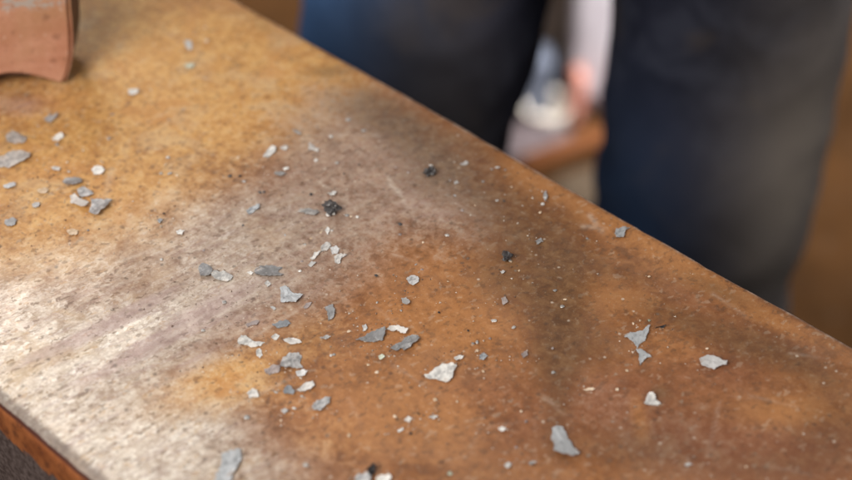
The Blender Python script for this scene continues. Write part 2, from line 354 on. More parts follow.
def blobs(px, py, L):
    r = np.zeros_like(px)
    for x, y, rx, ry, a, w in L:
        c, s = math.cos(math.radians(a)), math.sin(math.radians(a))
        dx, dy = px - x, py - y
        u, v = (dx*c + dy*s)/rx, (-dx*s + dy*c)/ry
        r = 1 - (1 - r)*(1 - w*np.exp(-(u*u + v*v)*.9))
    return r
def seglines(px, py, L):
    r = np.zeros_like(px)
    for (x0, y0), (x1, y1), wd, k in L:
        dx, dy = x1 - x0, y1 - y0; q = dx*dx + dy*dy
        t = np.clip(((px - x0)*dx + (py - y0)*dy)/q, 0, 1)
        d2 = (px - x0 - t*dx)**2 + (py - y0 - t*dy)**2
        r = np.maximum(r, k*np.exp(-d2/(wd*wd))*(1 - .6*t))
    return r

def build_slab():
    s_vis0, s_vis1 = -0.30, 0.62
    ss = np.concatenate([np.linspace(-0.75, s_vis0, 40)[:-1], np.arange(s_vis0, s_vis1, .0013), np.linspace(s_vis1, 1.05, 30)])
    H = .075
    prof = [(.0, -H)] + [(.0, z) for z in np.linspace(-H + .01, -.0075, 16)]
    prof += [(.0002, -.0055), (.0007, -.0040), (.0016, -.0026), (.0028, -.0014), (.0042, -.0006), (.0058, -.00015)]
    prof += [(t, 0) for t in np.arange(.0075, W - .0035, .0013)]
    prof += [(W - .0026, -.0002), (W - .0015, -.0007), (W - .0007, -.0015), (W - .0002, -.0026), (W, -.0045), (W, -.02), (W, -.045), (W, -H)]
    prof = np.array(prof); nt, ns = len(prof), len(ss)
    co = np.zeros((ns, nt, 3)); co[:, :, 0] = ss[:, None]; co[:, :, 1] = prof[None, :, 0]; co[:, :, 2] = prof[None, :, 1]
    # worn arrises: the edge wanders a little
    def wob(amp, k, seed):
        r = np.random.default_rng(seed); x = np.zeros(ns)
        for q in range(1, k): x += np.sin(ss*2*math.pi*(q*3.1 + r.random()) + r.random()*6.28)/q**.8
        return amp*x
    nearw = np.clip(1 - prof[:, 0]/.012, 0, 1)*(prof[:, 0] < .02); farw = np.clip(1 - (W - prof[:, 0])/.008, 0, 1)
    co[:, :, 1] += wob(.00035, 20, 1)[:, None]*nearw[None] + (wob(.00020, 24, 2) - .0004*np.maximum(0, np.sin(ss*97 + 2*np.sin(ss*41)) - .82)*5)[:, None]*farw[None]
    top = (prof[:, 1] > -.004).astype(float)
    x, y = co[:, :, 0], co[:, :, 1]
    und = .00035*(np.sin(x*23 + 1.3*np.sin(y*31)) * np.sin(y*27 + .7) + .6*np.sin(x*61 + 2)*np.sin(y*53 + np.sin(x*40)))
    co[:, :, 2] += und*top[None]
    co = co.reshape(-1, 3)
    ia = np.arange((ns - 1)*nt).reshape(ns - 1, nt)
    a = ia[:, :-1].ravel(); quads = np.stack([a, a + nt, a + nt + 1, a + 1], 1)
    # bottom strip and end caps
    b0 = np.arange(ns - 1)*nt
    bot = np.stack([b0 + nt - 1, b0 + nt - 1 + nt, b0 + nt, b0], 1)
    faces = np.concatenate([quads, bot])
    me = bpy.data.meshes.new('top_slab')
    if flip < 0: co[:, 1] *= -1; faces = faces[:, ::-1]
    nf = len(faces); caps = [list(range(nt)), list(range((ns - 1)*nt, ns*nt))]
    if flip > 0: caps[1] = caps[1][::-1]
    else: caps[0] = caps[0][::-1]
    me.vertices.add(len(co)); me.vertices.foreach_set('co', co.ravel().astype(np.float32))
    me.loops.add(nf*4 + 2*nt); me.polygons.add(nf + 2)
    me.loops.foreach_set('vertex_index', np.concatenate([faces.ravel(), caps[0], caps[1]]).astype(np.int32))
    me.polygons.foreach_set('loop_start', np.concatenate([np.arange(nf)*4, [nf*4, nf*4 + nt]]).astype(np.int32))
    me.polygons.foreach_set('use_smooth', np.concatenate([np.ones(nf, bool), [False, False]]))
    me.update(calc_edges=True); me.validate()
    # where every vertex lies in the picture, to place stains and painted shade
    lx, ly = co[:, 0], co[:, 1]*flip
    X = O0.x + E.x*lx + T.x*ly; Y = O0.y + E.y*lx + T.y*ly; Z = SLAB_Z - CAM_Z
    dep = np.maximum(Y*ct - Z*st, .05); up = Y*st + Z*ct
    px, py = 426 + F_PX*X/dep, 240 - F_PX*up/dep
    for nm, tri in (('stain_shade_a', (PALE, OCHRE, DARK)), ('stain_b', (GREY, None, ORANGE)), ('stain_shade_c', (MAUVE, REDDISH, OCHRE))):
        at = me.attributes.new(nm, 'FLOAT_COLOR', 'POINT')
        c = np.ones((len(co), 4), np.float32)
        for k, L in enumerate(tri): c[:, k] = blobs(px, py, L) if L else seglines(px, py, LINES)
        at.data.foreach_set('color', c.ravel())
    return me
bench = bpy.data.objects.new('steel_bench', None); C.objects.link(bench)
mid = O0 + E*.15 + T*(W/2)
bench.location = (mid.x, mid.y, 0); bench.rotation_euler.z = slab_rot
tag(bench, 'heavy steel bench top covered in orange rust, scraped pale at its near corner', 'workbench')
off = Vector((O0.x, O0.y, 0)) - Vector((mid.x, mid.y, 0))
loc_off = Vector((off.dot(E), off.dot(Vector((-E.y, E.x, 0))), SLAB_Z))
slab = link('top_slab', build_slab(), mat_slab(), bench, loc_off)
for sx in (-.62, .62):
    for sy in (-.11, .11):
        bm = bmesh.new(); bmesh.ops.create_cube(bm, size=1)
        bmesh.ops.scale(bm, vec=(.06, .06, SLAB_Z - .0765), verts=bm.verts)
        bmesh.ops.bevel(bm, geom=list(bm.edges), offset=.006, segments=2, affect='EDGES')
        from_bm('leg', bm, M['frame'], bench, (sx, sy, (SLAB_Z - .0765)/2 + .002), False)

# ------------------------------------------------------------------ the arched block
B0 = P(64, 87); phi = math.radians(8)
nrm = Vector((math.sin(phi), -math.cos(phi), 0)); tx = Vector((math.cos(phi), math.sin(phi), 0))
def on_face(px, py):
    d = ray(px, py); c = Vector((0, 0, CAM_Z)); t = (B0 - c).dot(nrm)/d.dot(nrm)
    q = c + d*t - B0
    return q.dot(tx), q.z
right = [on_face(*p) for p in ((64, 86.7), (68.5, 76), (71.5, 64), (72.8, 50), (72.2, 30), (70.5, 10), (69.5, -8), (68, -15), (65, -18))]
arch = [on_face(*p) for p in ((58, 84.8), (52, 83), (45, 81), (37.5, 79), (28, 77), (18, 76), (9, 75.8))]
cxl = arch[-1][0]
half = [(x, max(z, 0)) for x, z in right]
pts = half + [(2*cxl - x, z) for x, z in half[::-1]] + [(2*cxl - x, max(z, .0005)) for x, z in arch[:-1]] + [(x, max(z, .0005)) for x, z in arch[::-1]]
DEPTH = .032
bm = bmesh.new()
vf = [bm.verts.new((x - cxl, 0, z)) for x, z in pts]
ff = bm.faces.new(vf)
r = bmesh.ops.extrude_face_region(bm, geom=[ff])
for v in r['geom']:
    if isinstance(v, bmesh.types.BMVert): v.co.y += DEPTH; v.co.x += math.copysign(.0035, v.co.x)
bmesh.ops.recalc_face_normals(bm, faces=bm.faces)
ed = [e for e in bm.edges if abs(e.calc_face_angle(0)) > .9]
bmesh.ops.bevel(bm, geom=ed, offset=.0022, segments=3, affect='EDGES')
for f in bm.faces: f.smooth = True
me = bpy.data.meshes.new('steel_block'); bm.to_mesh(me); bm.free()
base = B0 + tx*cxl
blk = link('steel_block', me, M['block'], None, (base.x, base.y, SLAB_Z + .0004)); blk.rotation_euler.z = phi
me.materials.append(M['block_shade'])
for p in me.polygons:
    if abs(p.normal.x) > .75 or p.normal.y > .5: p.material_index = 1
me.polygons.foreach_set('use_smooth', [False]*len(me.polygons))
ax0 = max(x for x, z in arch) - cxl; az = max(z for x, z in arch)
bm = bmesh.new(); bmesh.ops.create_cube(bm, size=1)
bmesh.ops.scale(bm, vec=(2*ax0 - .004, .014, az + .004), verts=bm.verts)
bmesh.ops.bevel(bm, geom=list(bm.edges), offset=.001, segments=2, affect='EDGES')
from_bm('arch_shade_fill', bm, M['block_shade'], blk, (0, .0185, (az + .004)/2 + .0002), False)  # dark box added behind the arch to darken the hollow like shade
tag(blk, 'terracotta rusted steel block with an arched hollow under it, standing on the bench', 'block')

# ------------------------------------------------------------------ scale flakes
def jag(pts, amp=.16):
    """a broken edge: midpoints pushed aside again and again"""
    out = list(pts)
    for lev in range(3):
        new = []
        for k, (x, y) in enumerate(out):
            x1, y1 = out[(k + 1) % len(out)]
            L = math.hypot(x1 - x, y1 - y); new.append((x, y))
            if L > 1.1:
                j = random.uniform(-amp, amp)*L*(1.25 if lev else .8); t = random.uniform(.35, .65)
                new.append((x + (x1 - x)*t - (y1 - y)/L*j, y + (y1 - y)*t + (x1 - x)/L*j))
        out = new
    return out
def flake(pts, tone, label, lift=1.0, ang=0, group=None, thick=.3, name='scale_flake', cat='flake', bow=.30):
    pts = jag(pts)
    thick = .09 + .07*min(lift, 2.5)
    w = [P(x, y) for x, y in pts]
    c = sum(w, Vector())/len(w)
    loc = [(q - c) for q in w]
    R = max(q.length for q in loc)
    ux = Vector((math.cos(math.radians(ang)), math.sin(math.radians(ang)), 0))
    bm = bmesh.new()
    seedv = Vector((c.x*40, c.y*40, len(pts)))
    def hgt(q):
        t = q.dot(ux)/R
        z = lift*.00075*max(0, (t + .45)/1.45)**1.7
        z += bow*.001*(1.3*mnoise.noise(q*110 + seedv) + .9*mnoise.noise(q*330 + seedv)) * min(1, R/.006)
        return z
    rings = [1.0, .6]
    zmin = 1e9; grid = []
    for rr in rings:
        row = []
        for q in loc:
            v = q*rr; z = hgt(v); zmin = min(zmin, z); row.append([v.x, v.y, z])
        grid.append(row)
    ctr = [0, 0, hgt(Vector())]; zmin = min(zmin, ctr[2])
    th = thick*.001
    def vtx(p, dz): return bm.verts.new((p[0], p[1], p[2] - zmin + dz))
    tops = [[vtx(p, th) for p in row] for row in grid]; tc = vtx(ctr, th)
    bots = [vtx(p, .0) for p in grid[0]]; bc = vtx(ctr, .0)
    n = len(loc)
    for k in range(n):
        j = (k + 1) % n
        for a in range(len(rings) - 1): bm.faces.new((tops[a][k], tops[a][j], tops[a+1][j], tops[a+1][k]))
        bm.faces.new((tops[-1][k], tops[-1][j], tc))
        bm.faces.new((bots[k], bots[j], tops[0][j], tops[0][k]))
        bm.faces.new((bots[j], bots[k], bc))
    o = from_bm(name, bm, M[tone], None, (c.x, c.y, SLAB_Z + .0004), False)
    for p in o.data.polygons: p.use_smooth = False
    return tag(o, label, cat, group)
def crumb(x, y, r, tone, label, group, name='scale_crumb', flat=.28, cat='crumb', sub=1):
    bm = bmesh.new(); bmesh.ops.create_icosphere(bm, subdivisions=sub, radius=1)
    c = P(x, y); k = (CAM_Z - SLAB_Z)/st/F_PX*r
    rugged = .9 if sub > 2 else .45
    a = random.uniform(0, 6.28); sx, sy = random.uniform(.8, 1.25), random.uniform(.9, 1.5)
    for v in bm.verts:
        j = 1 + rugged*(mnoise.noise(v.co*1.7 + Vector((x, y, 0))) + (.5*mnoise.noise(v.co*4 + Vector((y, x, 0))) if sub > 2 else 0))
        p = v.co*j; q = Vector((p.x*sx, p.y*sy, p.z*flat))
        v.co = Vector((q.x*math.cos(a) - q.y*math.sin(a), q.x*math.sin(a) + q.y*math.cos(a), q.z))*k
    zm = min(v.co.z for v in bm.verts)
    for v in bm.verts: v.co.z -= zm
    o = from_bm(name, bm, M[tone], None, (c.x, c.y, SLAB_Z + .0002), False)
    return tag(o, label, cat, group)

G = 'flakes of forge scale scattered on the slab'
FL = [
 # pts, tone, lift, angle (world, 0 = right, 90 = away), label
 ([(6,137),(13,132),(20,136),(27,138),(25,142),(14,144.5),(7,143)],'pale',1,200,'heart shaped pale flake below the arched block, near the left side of the photo'),
 ([(-4,160),(5,157),(15,152),(25,153.5),(31,156),(30,159.5),(20,163),(14,167),(5,168),(-4,170)],'pale',1.6,0,'long pale grey flake cut by the left side of the photo'),
 ([(44,119),(49,115.5),(54,117),(59,115),(56,119),(51,123),(46,122)],'blue',2.2,20,'dark blue grey curled chip just below the arched block'),
 ([(52,139),(57,136),(63,135),(64,138),(58,142),(53,141)],'white',1,90,'small white flake right of the heart shaped pale flake'),
 ([(51.5,168),(56,167),(61,169.5),(59,172),(54,171)],'white',.8,0,'small cream sliver above the clump of grey flakes at the left'),
 ([(91.5,170),(95,167),(101,168),(105,171),(101,175),(95,175.5)],'white',1.5,30,'bright white rounded flake above right of the clump of grey flakes at the left'),
 ([(3,186),(9,184),(15,183.5),(16,187),(9,189),(4,189)],'blue',.8,0,'thin blue grey flake left of the clump, under the long pale flake'),
 ([(62,183),(66,179),(75,178),(81.5,180),(82,184.5),(76,186),(69,185.5)],'grey',1.8,-60,'topmost grey flake of the clump at the left'),
 ([(77,190),(83,187.5),(89,191),(94,195.5),(88,197),(83,198),(79,196)],'grey',1.5,0,'middle grey flake of the clump at the left, beneath the topmost one'),
 ([(70,197),(75,194),(79,199),(83,201),(89,204),(87,208),(81,209.5),(76,206.5),(70.5,204)],'pale',2,-70,'pale lower left flake of the clump, with a dark lifted edge'),
 ([(91,201),(97,199.5),(104,202),(113,203.5),(108,209),(101,213),(99,218.5),(94,216),(89,213),(91,208)],'grey',5,-25,'largest grey flake of the left clump, its right edge curled up'),
 ([(32,205),(36,203),(40,204.5),(39,207.5),(33,208)],'pale',.5,0,'tiny pale oval flake left of the grey clump'),
 ([(5,221),(12,218),(17,221),(15,226),(8,227),(5,225)],'grey',.8,0,'dull grey oval flake at the left side, lower left of the grey clump'),
 ([(37,191),(43,188.5),(49,190),(47,194),(41,194)],'tan',.5,0,'faint tan flake between the thin blue grey flake and the clump'),
 ([(67,231),(73,229),(79,231),(76,236),(69,235)],'tan',.5,0,'faint tan flake directly under the grey clump'),
 ([(184,41),(190,41),(192,49),(190,52),(187,49)],'white',.8,0,'pale upright fleck on the yellow rust near the top, right of the block'),
 ([(184,66),(189,64),(195,66),(193,69),(187,69)],'green',.5,0,'greenish grey fleck on the yellow rust under the pale upright fleck'),
 ([(128,91),(133,89.5),(139,91),(137,95),(129,95)],'white',.8,0,'small white oblong flake on the yellow rust right of the block'),
 ([(263,158),(267,151.5),(272,148),(276,149.5),(274.5,154),(268,158.5)],'white',2,60,'white slanting flake in the upper middle of the slab'),
 ([(292,130),(297,130.5),(302,134),(300,136),(296,133.5)],'pale',.6,0,'thin pale sliver up and right of the white slanting flake'),
 ([(280,148.5),(284,146),(288,148),(286,151)],'pale',.4,0,'small pale flake up and right of the white slanting flake'),
 ([(308,144),(311,143.5),(312,149),(319,150),(318,153),(309,151)],'pale',.6,0,'small L shaped pale flake right of the white slanting flake'),
 ([(274,174),(280,172),(286,174),(283,177),(277,176)],'pale',1.2,-40,'small pale flake with a dark corner below the white slanting flake'),
 ([(328,194),(333,192),(337,193),(335,195.5),(330,196)],'white',1,0,'small bright flake just above the burnt black lump'),
 ([(246,211),(251,208.5),(260,206),(259,210),(254,213),(249,215)],'blue',1.6,20,'small two tone flake, white at one end, left of the burnt black lump'),
 ([(176,232),(180,230),(185,232),(182,236),(177,235)],'white',.9,0,'small white flake alone on the grey worn patch'),
 ([(157,221),(160,219),(163,221),(160,224.5)],'blue',1.0,0,'tiny blue grey chip above left of the lone small white flake'),
 ([(199,267),(204,264),(207,265),(213,271.5),(211,276),(206,278),(200,277)],'grey',1.8,-60,'grey angular flake lying left against a white flake'),
 ([(212,275),(215,272.5),(224,272),(228,274.5),(233,277),(231,281),(222,281.5),(217,281),(212,278.5)],'white',1.5,180,'white flake lying right against a grey angular flake'),
 ([(254,272),(259,268),(268,266.5),(276,267),(283,269),(278,273),(284,276),(274,278),(262,277.5),(256,276)],'grey',2.0,-90,'long grey flake with a dark lower edge in the middle left of the slab'),
 ([(247,273),(251,272),(254,274),(251,276)],'white',.8,0,'white chip at the left tip of the long grey flake'),
 ([(264,284),(268,281.5),(271,285),(268,288)],'pale',.6,0,'small pale diamond flake just below the long grey flake'),
 ([(280,289),(285,287),(289,289),(290,292),(296,295),(303,297),(299,301),(296,305),(288,304),(281,303),(281,298)],'blue',2.0,-30,'ragged blue grey flake with notched top below the long grey flake'),
 ([(303,308),(306,304),(312,303.5),(309,308),(305,310)],'mauve',.6,0,'pinkish grey flake at the lower right of the ragged blue grey flake'),
 ([(270,307),(273,307),(276,310),(274,311.5)],'white',.5,0,'tiny white sliver below the ragged blue grey flake'),
 ([(245,325),(252,322),(259,322),(257,326),(247,328)],'mauve',.5,0,'flat mauve flake above the white boat shaped flake'),
 ([(272,325),(279,322),(286,321),(291,325),(284,328),(277,329)],'blue',.7,0,'flat blue grey flake midway between the ragged flake and the notched round flake'),
 ([(271,338),(275,334.5),(280,337),(277,341)],'pale',.4,0,'small pale flat flake right of the white boat shaped flake'),
 ([(283,341),(291,338.5),(300,341),(302,344),(292,345.5),(285,343)],'pale',.6,0,'pale flat streak like flake above the notched round flake'),
 ([(238,343),(241,337),(246,337),(252,342),(265,343),(261,347),(254,348),(246,346.5),(239,347)],'white',2.0,200,'white boat shaped flake on the orange patch lower left of the middle'),
 ([(256,352),(260,349),(263,356),(260,359.5),(257,357)],'pale',.5,0,'small pale flake under the tip of the white boat shaped flake'),
 ([(296,213),(301,209.5),(309,209),(317,211),(319,214),(315,217),(306,215.5)],'pale',1.2,-60,'pale tapering flake immediately left of the burnt black lump'),
 ([(325,231),(328,228),(330,231),(328,236)],'white',1.0,0,'small glinting chip just below the burnt black lump'),
 ([(321,247),(327,243),(331,247),(327,252),(321,252)],'pale',1.0,0,'top left flake of the pale cluster below the burnt lump'),
 ([(329.5,248),(336,246),(340,250),(338,255),(332,255)],'grey',.8,0,'grey middle flake of the pale cluster below the burnt lump'),
 ([(334,258),(341,254.5),(347,257),(342,259),(340,264.5),(335,264)],'pale',1.4,0,'right hand flake of the pale cluster below the burnt lump'),
 ([(310,259),(315,253),(321,253),(318,257),(312,261)],'pale',1.4,0,'slanting left flake of the pale cluster below the burnt lump'),
 ([(308,266),(311,262),(316,264),(311,268)],'white',1.0,0,'lowest white chip of the pale cluster below the burnt lump'),
 ([(325,308),(333,306),(335,311),(333,319),(328,323),(327,316)],'grey',1.0,0,'upright grey flake standing out on orange rust right of the ragged blue grey flake'),
 ([(320,338),(327,336),(331,338),(326,340.5)],'pale',.6,0,'small pale flake left of the long pointed flake'),
 ([(362,326),(366,325),(367,330),(363,332)],'white',.9,0,'small white chip above the long pointed flake'),
 ([(355,340.5),(363,338),(370,334),(378,331),(385,329.5),(386,332),(384,337),(382,342),(372,342.5),(363,342)],'grey',2.0,40,'long pointed grey flake with a white left tip, in the middle of the slab'),
 ([(386.5,330),(389,327),(395,327),(402,329),(408,331.5),(406,336),(401,335),(396,331),(390,331)],'pale',2.2,0,'hooked flake with white end joining the top of a long pointed flake'),
 ([(390,349.5),(395,346),(402,343),(406,339),(411,337),(418,337.5),(420,341),(414,345),(408,350),(404,352),(400,347.5),(398,351.5)],'grey',3.0,-30,'dark grey ragged flake below the hooked flake, right end curled'),
 ([(401,299),(406,298),(410,305),(407,308),(402,303)],'white',2.2,-60,'shiny bluish white chip standing on the orange rust near the centre'),
 ([(406,280),(412,276),(418,278),(419,283),(414,286),(408,283)],'grey',1.0,0,'rounded grey flake just above the shiny bluish white chip'),
 ([(424,376),(432,372.5),(441,367),(452,366),(457,369),(453,376),(449,382),(440,381.5),(430,380)],'white',2.6,60,'large whitish flake pointed at the left, alone on orange rust in the lower middle'),
 ([(454,359),(459,356),(464,357),(462,360),(456,361)],'pale',.8,0,'small pale oval flake above right of the large whitish pointed flake'),
 ([(479,356),(484,353),(488,357),(484,361),(479,360)],'blue',.7,0,'dull blue grey fleck right of the small pale oval flake'),
 ([(521,354),(526,352),(528,356),(523,359)],'mauve',.5,0,'faint mauve grey fleck right of the dull blue grey fleck'),
 ([(500,272),(503,271),(505,273),(502,274.5)],'white',.8,0,'tiny bright white chip right of centre, above the orange patch'),
 ([(536,241),(541,239),(543,243),(537,245)],'grey',.8,0,'small square grey fleck on the dark brown patch'),
 ([(501,299),(506,298),(508,303),(503,306)],'mauve',.6,0,'dull grey rounded fleck on the left border of the dark brown patch'),
 ([(543,197),(546,191),(547.5,197),(545,202)],'grey',1.0,0,'thin grey upright sliver near the far edge, over a white dot'),
 ([(460,164),(466,162),(468.5,164.5),(462,166)],'white',1.0,0,'small white flake right of the dark knobbly lump near the far edge'),
 ([(454,183),(457,181.5),(459,184),(455,185)],'white',.8,0,'tiny white flake below right of the dark knobbly lump'),
 ([(616,229),(622,227.5),(631,228.5),(625,233),(623,239),(616,238),(615,233)],'blue',1.4,-60,'blue grey three cornered flake beside the far edge of the slab'),
 ([(624,338),(630,333.5),(639,333),(650,328),(648,335),(645,342),(637,349),(632,342)],'blue',2.0,60,'grey triangular flake on brown rust right of the middle, upper of two touching'),
 ([(635.5,350.5),(643,352),(651,359),(644,361),(640,366.5),(638.5,361),(639,356)],'blue',1.5,0,'smaller grey arrow shaped flake touching below the triangular one'),
 ([(655,329),(660,327),(666,326),(663,329)],'dark',.8,0,'thin black sliver right of the grey triangular flake'),
 ([(699,360),(705,357),(714,357.5),(720,361),(727,364),(726,368),(718,369),(714,371.5),(707,368),(701,365)],'grey',2.0,-20,'grey flake with a white right tip, farthest right on the slab'),
 ([(644,404),(649,396),(653,397),(656,402),(661,405),(652,406)],'white',3.5,70,'brilliant white tilted chip on brown rust in the lower right'),
 ([(552,429),(556,427),(563,428),(568,441),(574,450),(579,457),(573,460),(563,458),(553,453)],'blue',4.0,-100,'tall four sided grey flake standing tilted near the bottom of the photo'),
 ([(498,429),(502,427),(506,430),(504,432),(499,431)],'white',1.0,0,'small white flake left of the tall four sided flake'),
 ([(504,466),(508,463),(512,466),(508,469)],'white',1.2,0,'small bright white chip near the bottom, lower left of the tall four sided flake'),
 ([(528,463),(534,462),(537,464),(531,466)],'pale',.7,0,'faint pale sliver right of the small bright chip near the bottom'),
 ([(354,480),(357,476),(368,474),(371,476),(370,484),(356,486)],'grey',1.5,0,'grey flake cut by the bottom of the photo, left of a black grain'),
 ([(376,478),(389,475.5),(392,480),(388,486),(376,485)],'white',1.5,0,'white flake cut by the bottom of the photo, right of a black grain'),
 ([(312,407),(317,401),(325,398),(331,399),(329,405),(321,411),(314,411)],'grey',1.2,0,'smooth grey oval flake in the lower middle left, on orange rust'),
 ([(281,369),(283,359),(289,354),(298,353),(302,357),(300,363),(303,369),(294,370),(287,370)],'grey',2.0,-120,'rounded grey flake with notched right side and dark lower left corner'),
 ([(295.5,373),(302,370),(308,372),(305,377),(298,377)],'grey',.7,0,'small grey flake tucked under the notched round flake'),
 ([(264,370),(272,366),(279.5,366),(279,373),(270,376)],'mauve',.5,0,'flat mauve grey flake left of the notched round flake'),
 ([(246,394),(252,389),(257,391),(259,398),(250,399)],'pale',1.0,0,'pale square flake at the border of the yellow rust, lower left'),
 ([(283,392),(289,386),(295,392),(293,396),(285,395)],'blue',.9,0,'blue grey flake left of the slanting pale flake, lower middle left'),
 ([(297,390),(305,384),(313,382.5),(315,387),(306,391.5),(299,392)],'pale',1.2,0,'slanting pale flake above the smooth grey oval flake'),
 ([(281,412),(285,409),(288,411),(284,415)],'white',.8,0,'small white flake left of the smooth grey oval flake'),
 ([(222,456),(230,452),(240,450),(241,459),(236,470),(230,482),(214,484),(219,470)],'blue',1.8,120,'large bluish grey flake out of focus at the bottom left of the photo'),
 ([(404,421),(408,417),(412,420),(409,424)],'pale',1.0,0,'upper of two small pale chips below the middle of the slab'),
 ([(397,431),(402,428.5),(404,431),(399,433)],'white',.9,0,'lower of two small pale chips below the middle of the slab'),
 ([(428,418),(434,416),(438,417.5),(433,420)],'pale',.6,0,'thin pale sliver right of the two small pale chips'),
 ([(378,357),(382,355),(385,358),(380,360.5)],'green',.6,0,'greenish grey fleck below the dark grey ragged flake'),
 ([(684,465),(690,464),(693,466),(686,467)],'white',.8,0,'small white sliver alone at the bottom right of the slab'),
 ([(583,390),(589,388.5),(595,390),(588,391)],'tan',.5,0,'thin tan sliver on brown rust above the tall four sided flake'),
]
for pts, tone, lift, ang, label in FL:
    flake(pts, tone, label, lift, ang, G)

# pale ends, edges and spots of particular flakes are flakes' own colour; here the separate crumbs
CR = {
 ('tiny crumb of pale scale in the row on grey rust, upper left of the slab', 'crumbs in the upper left row'):
   [(161,174,2,'white'),(170,174,2.4,'white'),(177,176,1.8,'pale'),(168,158,2.2,'white'),(165.5,165,1.8,'tan')],
 ('tiny pale crumb on the yellow rust near the block', 'crumbs on the yellow rust'):
   [(206.5,41.5,2.8,'tan'),(205,28,2,'pale'),(41.5,114.5,1.8,'pale'),(57,145,2.6,'pale'),(109,139,2.2,'white'),(83,151,1.8,'pale'),(151,91,1.8,'tan'),(195,91,1.8,'tan'),
    (69,172,1.6,'white'),(26,96,2.0,'grey'),(67,163,2.0,'tan'),(112,115,2.2,'mauve')],
 ('small light crumb among the specks in the upper middle of the slab', 'crumbs in the upper middle'):
   [(348,120.5,3,'white'),(331,137,2.8,'white'),(316,161,2.4,'white'),(337,163.5,2.2,'pale'),(286,169,3,'white'),(244,182,2.2,'white'),(364,131,2.6,'pale'),(313,147,1.8,'white'),(238,158,1.8,'tan'),(326,141,1.6,'tan')],
 ('light crumb right of the burnt black lump', 'crumbs right of the burnt lump'):
   [(347,216,2.2,'pale'),(351,217,1.8,'pale'),(357.5,217.5,2.4,'white'),(321,233,2,'pale'),(332,231,1.8,'white')],
 ('small crumb of grey scale scattered on the worn grey patch left of the middle', 'crumbs on the worn grey patch'):
   [(203,331,2.2,'white'),(224,303,2.2,'pale'),(300,272,2.6,'white'),(302,262,2,'pale'),(161.5,260,1.8,'white'),(268,241,2,'pale'),(311,239,2,'pale'),(305,245,1.8,'white'),(285,236,2,'blue'),(164,214,1.6,'dark'),(88,231,1.8,'grey'),(243,226,1.8,'dark'),(204,251,1.6,'pale')],
 ('tiny light crumb on the dark rust near the far edge', 'crumbs near the far edge'):
   [(492,170,2,'white'),(497,168,2.2,'pale'),(505,170.5,1.8,'white'),(511.5,187.5,1.8,'pale'),(497,201,2,'white'),(542.5,204.5,2.6,'white'),(462,211,2,'pale'),(483,182,1.6,'white'),(447,236,2.6,'pale'),(400,235,2,'pale'),(423,243,1.8,'tan'),(430,166,1.8,'pale'),(540,213,1.6,'tan'),(587,239,1.6,'white'),(649,277,1.8,'pale'),(450,181,1.5,'white'),(408,173,2,'pale'),(396,168,1.6,'pale'),(475,206,1.4,'pale'),(455,196,1.6,'blue')],
 ('small light crumb on the brown rust right of the middle', 'crumbs right of the middle'):
   [(555,291,2,'white'),(562,307,2.2,'pale'),(565,300,1.6,'pale'),(494,321.5,2.6,'white'),(513.5,328,2.2,'white'),(552.5,349,1.8,'pale'),(553,373,2.4,'pale'),(511,262,1.8,'pale'),(519,271,1.5,'pale'),(477,343,2.2,'pale'),(473,344,1.6,'grey'),(477,351,2,'pale'),(490,339,1.6,'pale'),(416,265,1.6,'white'),(422,270,1.5,'pale'),(448,282,1.4,'tan')],
 ('pale crumb on the orange rust in the lower part of the slab', 'crumbs in the lower part'):
   [(483,372,2.2,'tan'),(435,400,2.6,'tan'),(457,402,1.6,'tan'),(294,409,2,'white'),(276,393,2,'white'),(302,397,1.8,'white'),(247,418,3,'pale'),(395,417,2,'pale'),(349,436,2.2,'tan'),(521,412,1.6,'tan'),(526,422,1.6,'pale'),(516,448,1.8,'pale'),(450,474,2.4,'green'),(306,466,2.2,'pale'),(334,355,1.8,'white'),(377,373,2.4,'tan'),(368,365,1.8,'tan'),(349,332,2.2,'tan'),(331,356,1.6,'white'),(281,421,1.6,'tan'),(377,303,1.6,'white'),(401,311,1.4,'white')],
 ('tiny pale crumb on the plain brown rust at the right', 'crumbs at the right'):
   [(627,371,1.8,'tan'),(649,321,1.8,'green'),(707,349,2,'tan'),(617,390,1.8,'tan'),(633,324,1.6,'tan'),(746,467,1.6,'tan'),(640,321,1.4,'tan')],
 ('tiny black grain of burnt scale on the slab', 'black grains'):
   [(230,177,2.2,'dark'),(240,176.5,1.8,'dark'),(260,193,2.2,'dark'),(264,192.5,2,'dark'),(311,195,2.2,'dark'),(400,225,2.6,'dark'),(376,276,2,'dark'),(344,174,1.6,'dark'),(411,434,1.6,'dark'),(439,313,1.6,'dark'),(468,331,1.5,'dark'),(504,201.5,1.6,'dark'),(359,165,1.6,'dark')],
}
for (label, grp), L in CR.items():
    for x, y, r_, tone in L:
        if tone == 'white' and r_ < 2.3: tone = 'pale'
        elif tone == 'pale' and r_ < 2.1: tone = 'tan' if int(x) % 2 else 'mauve'
        crumb(x, y, r_*.85, tone, label, grp)

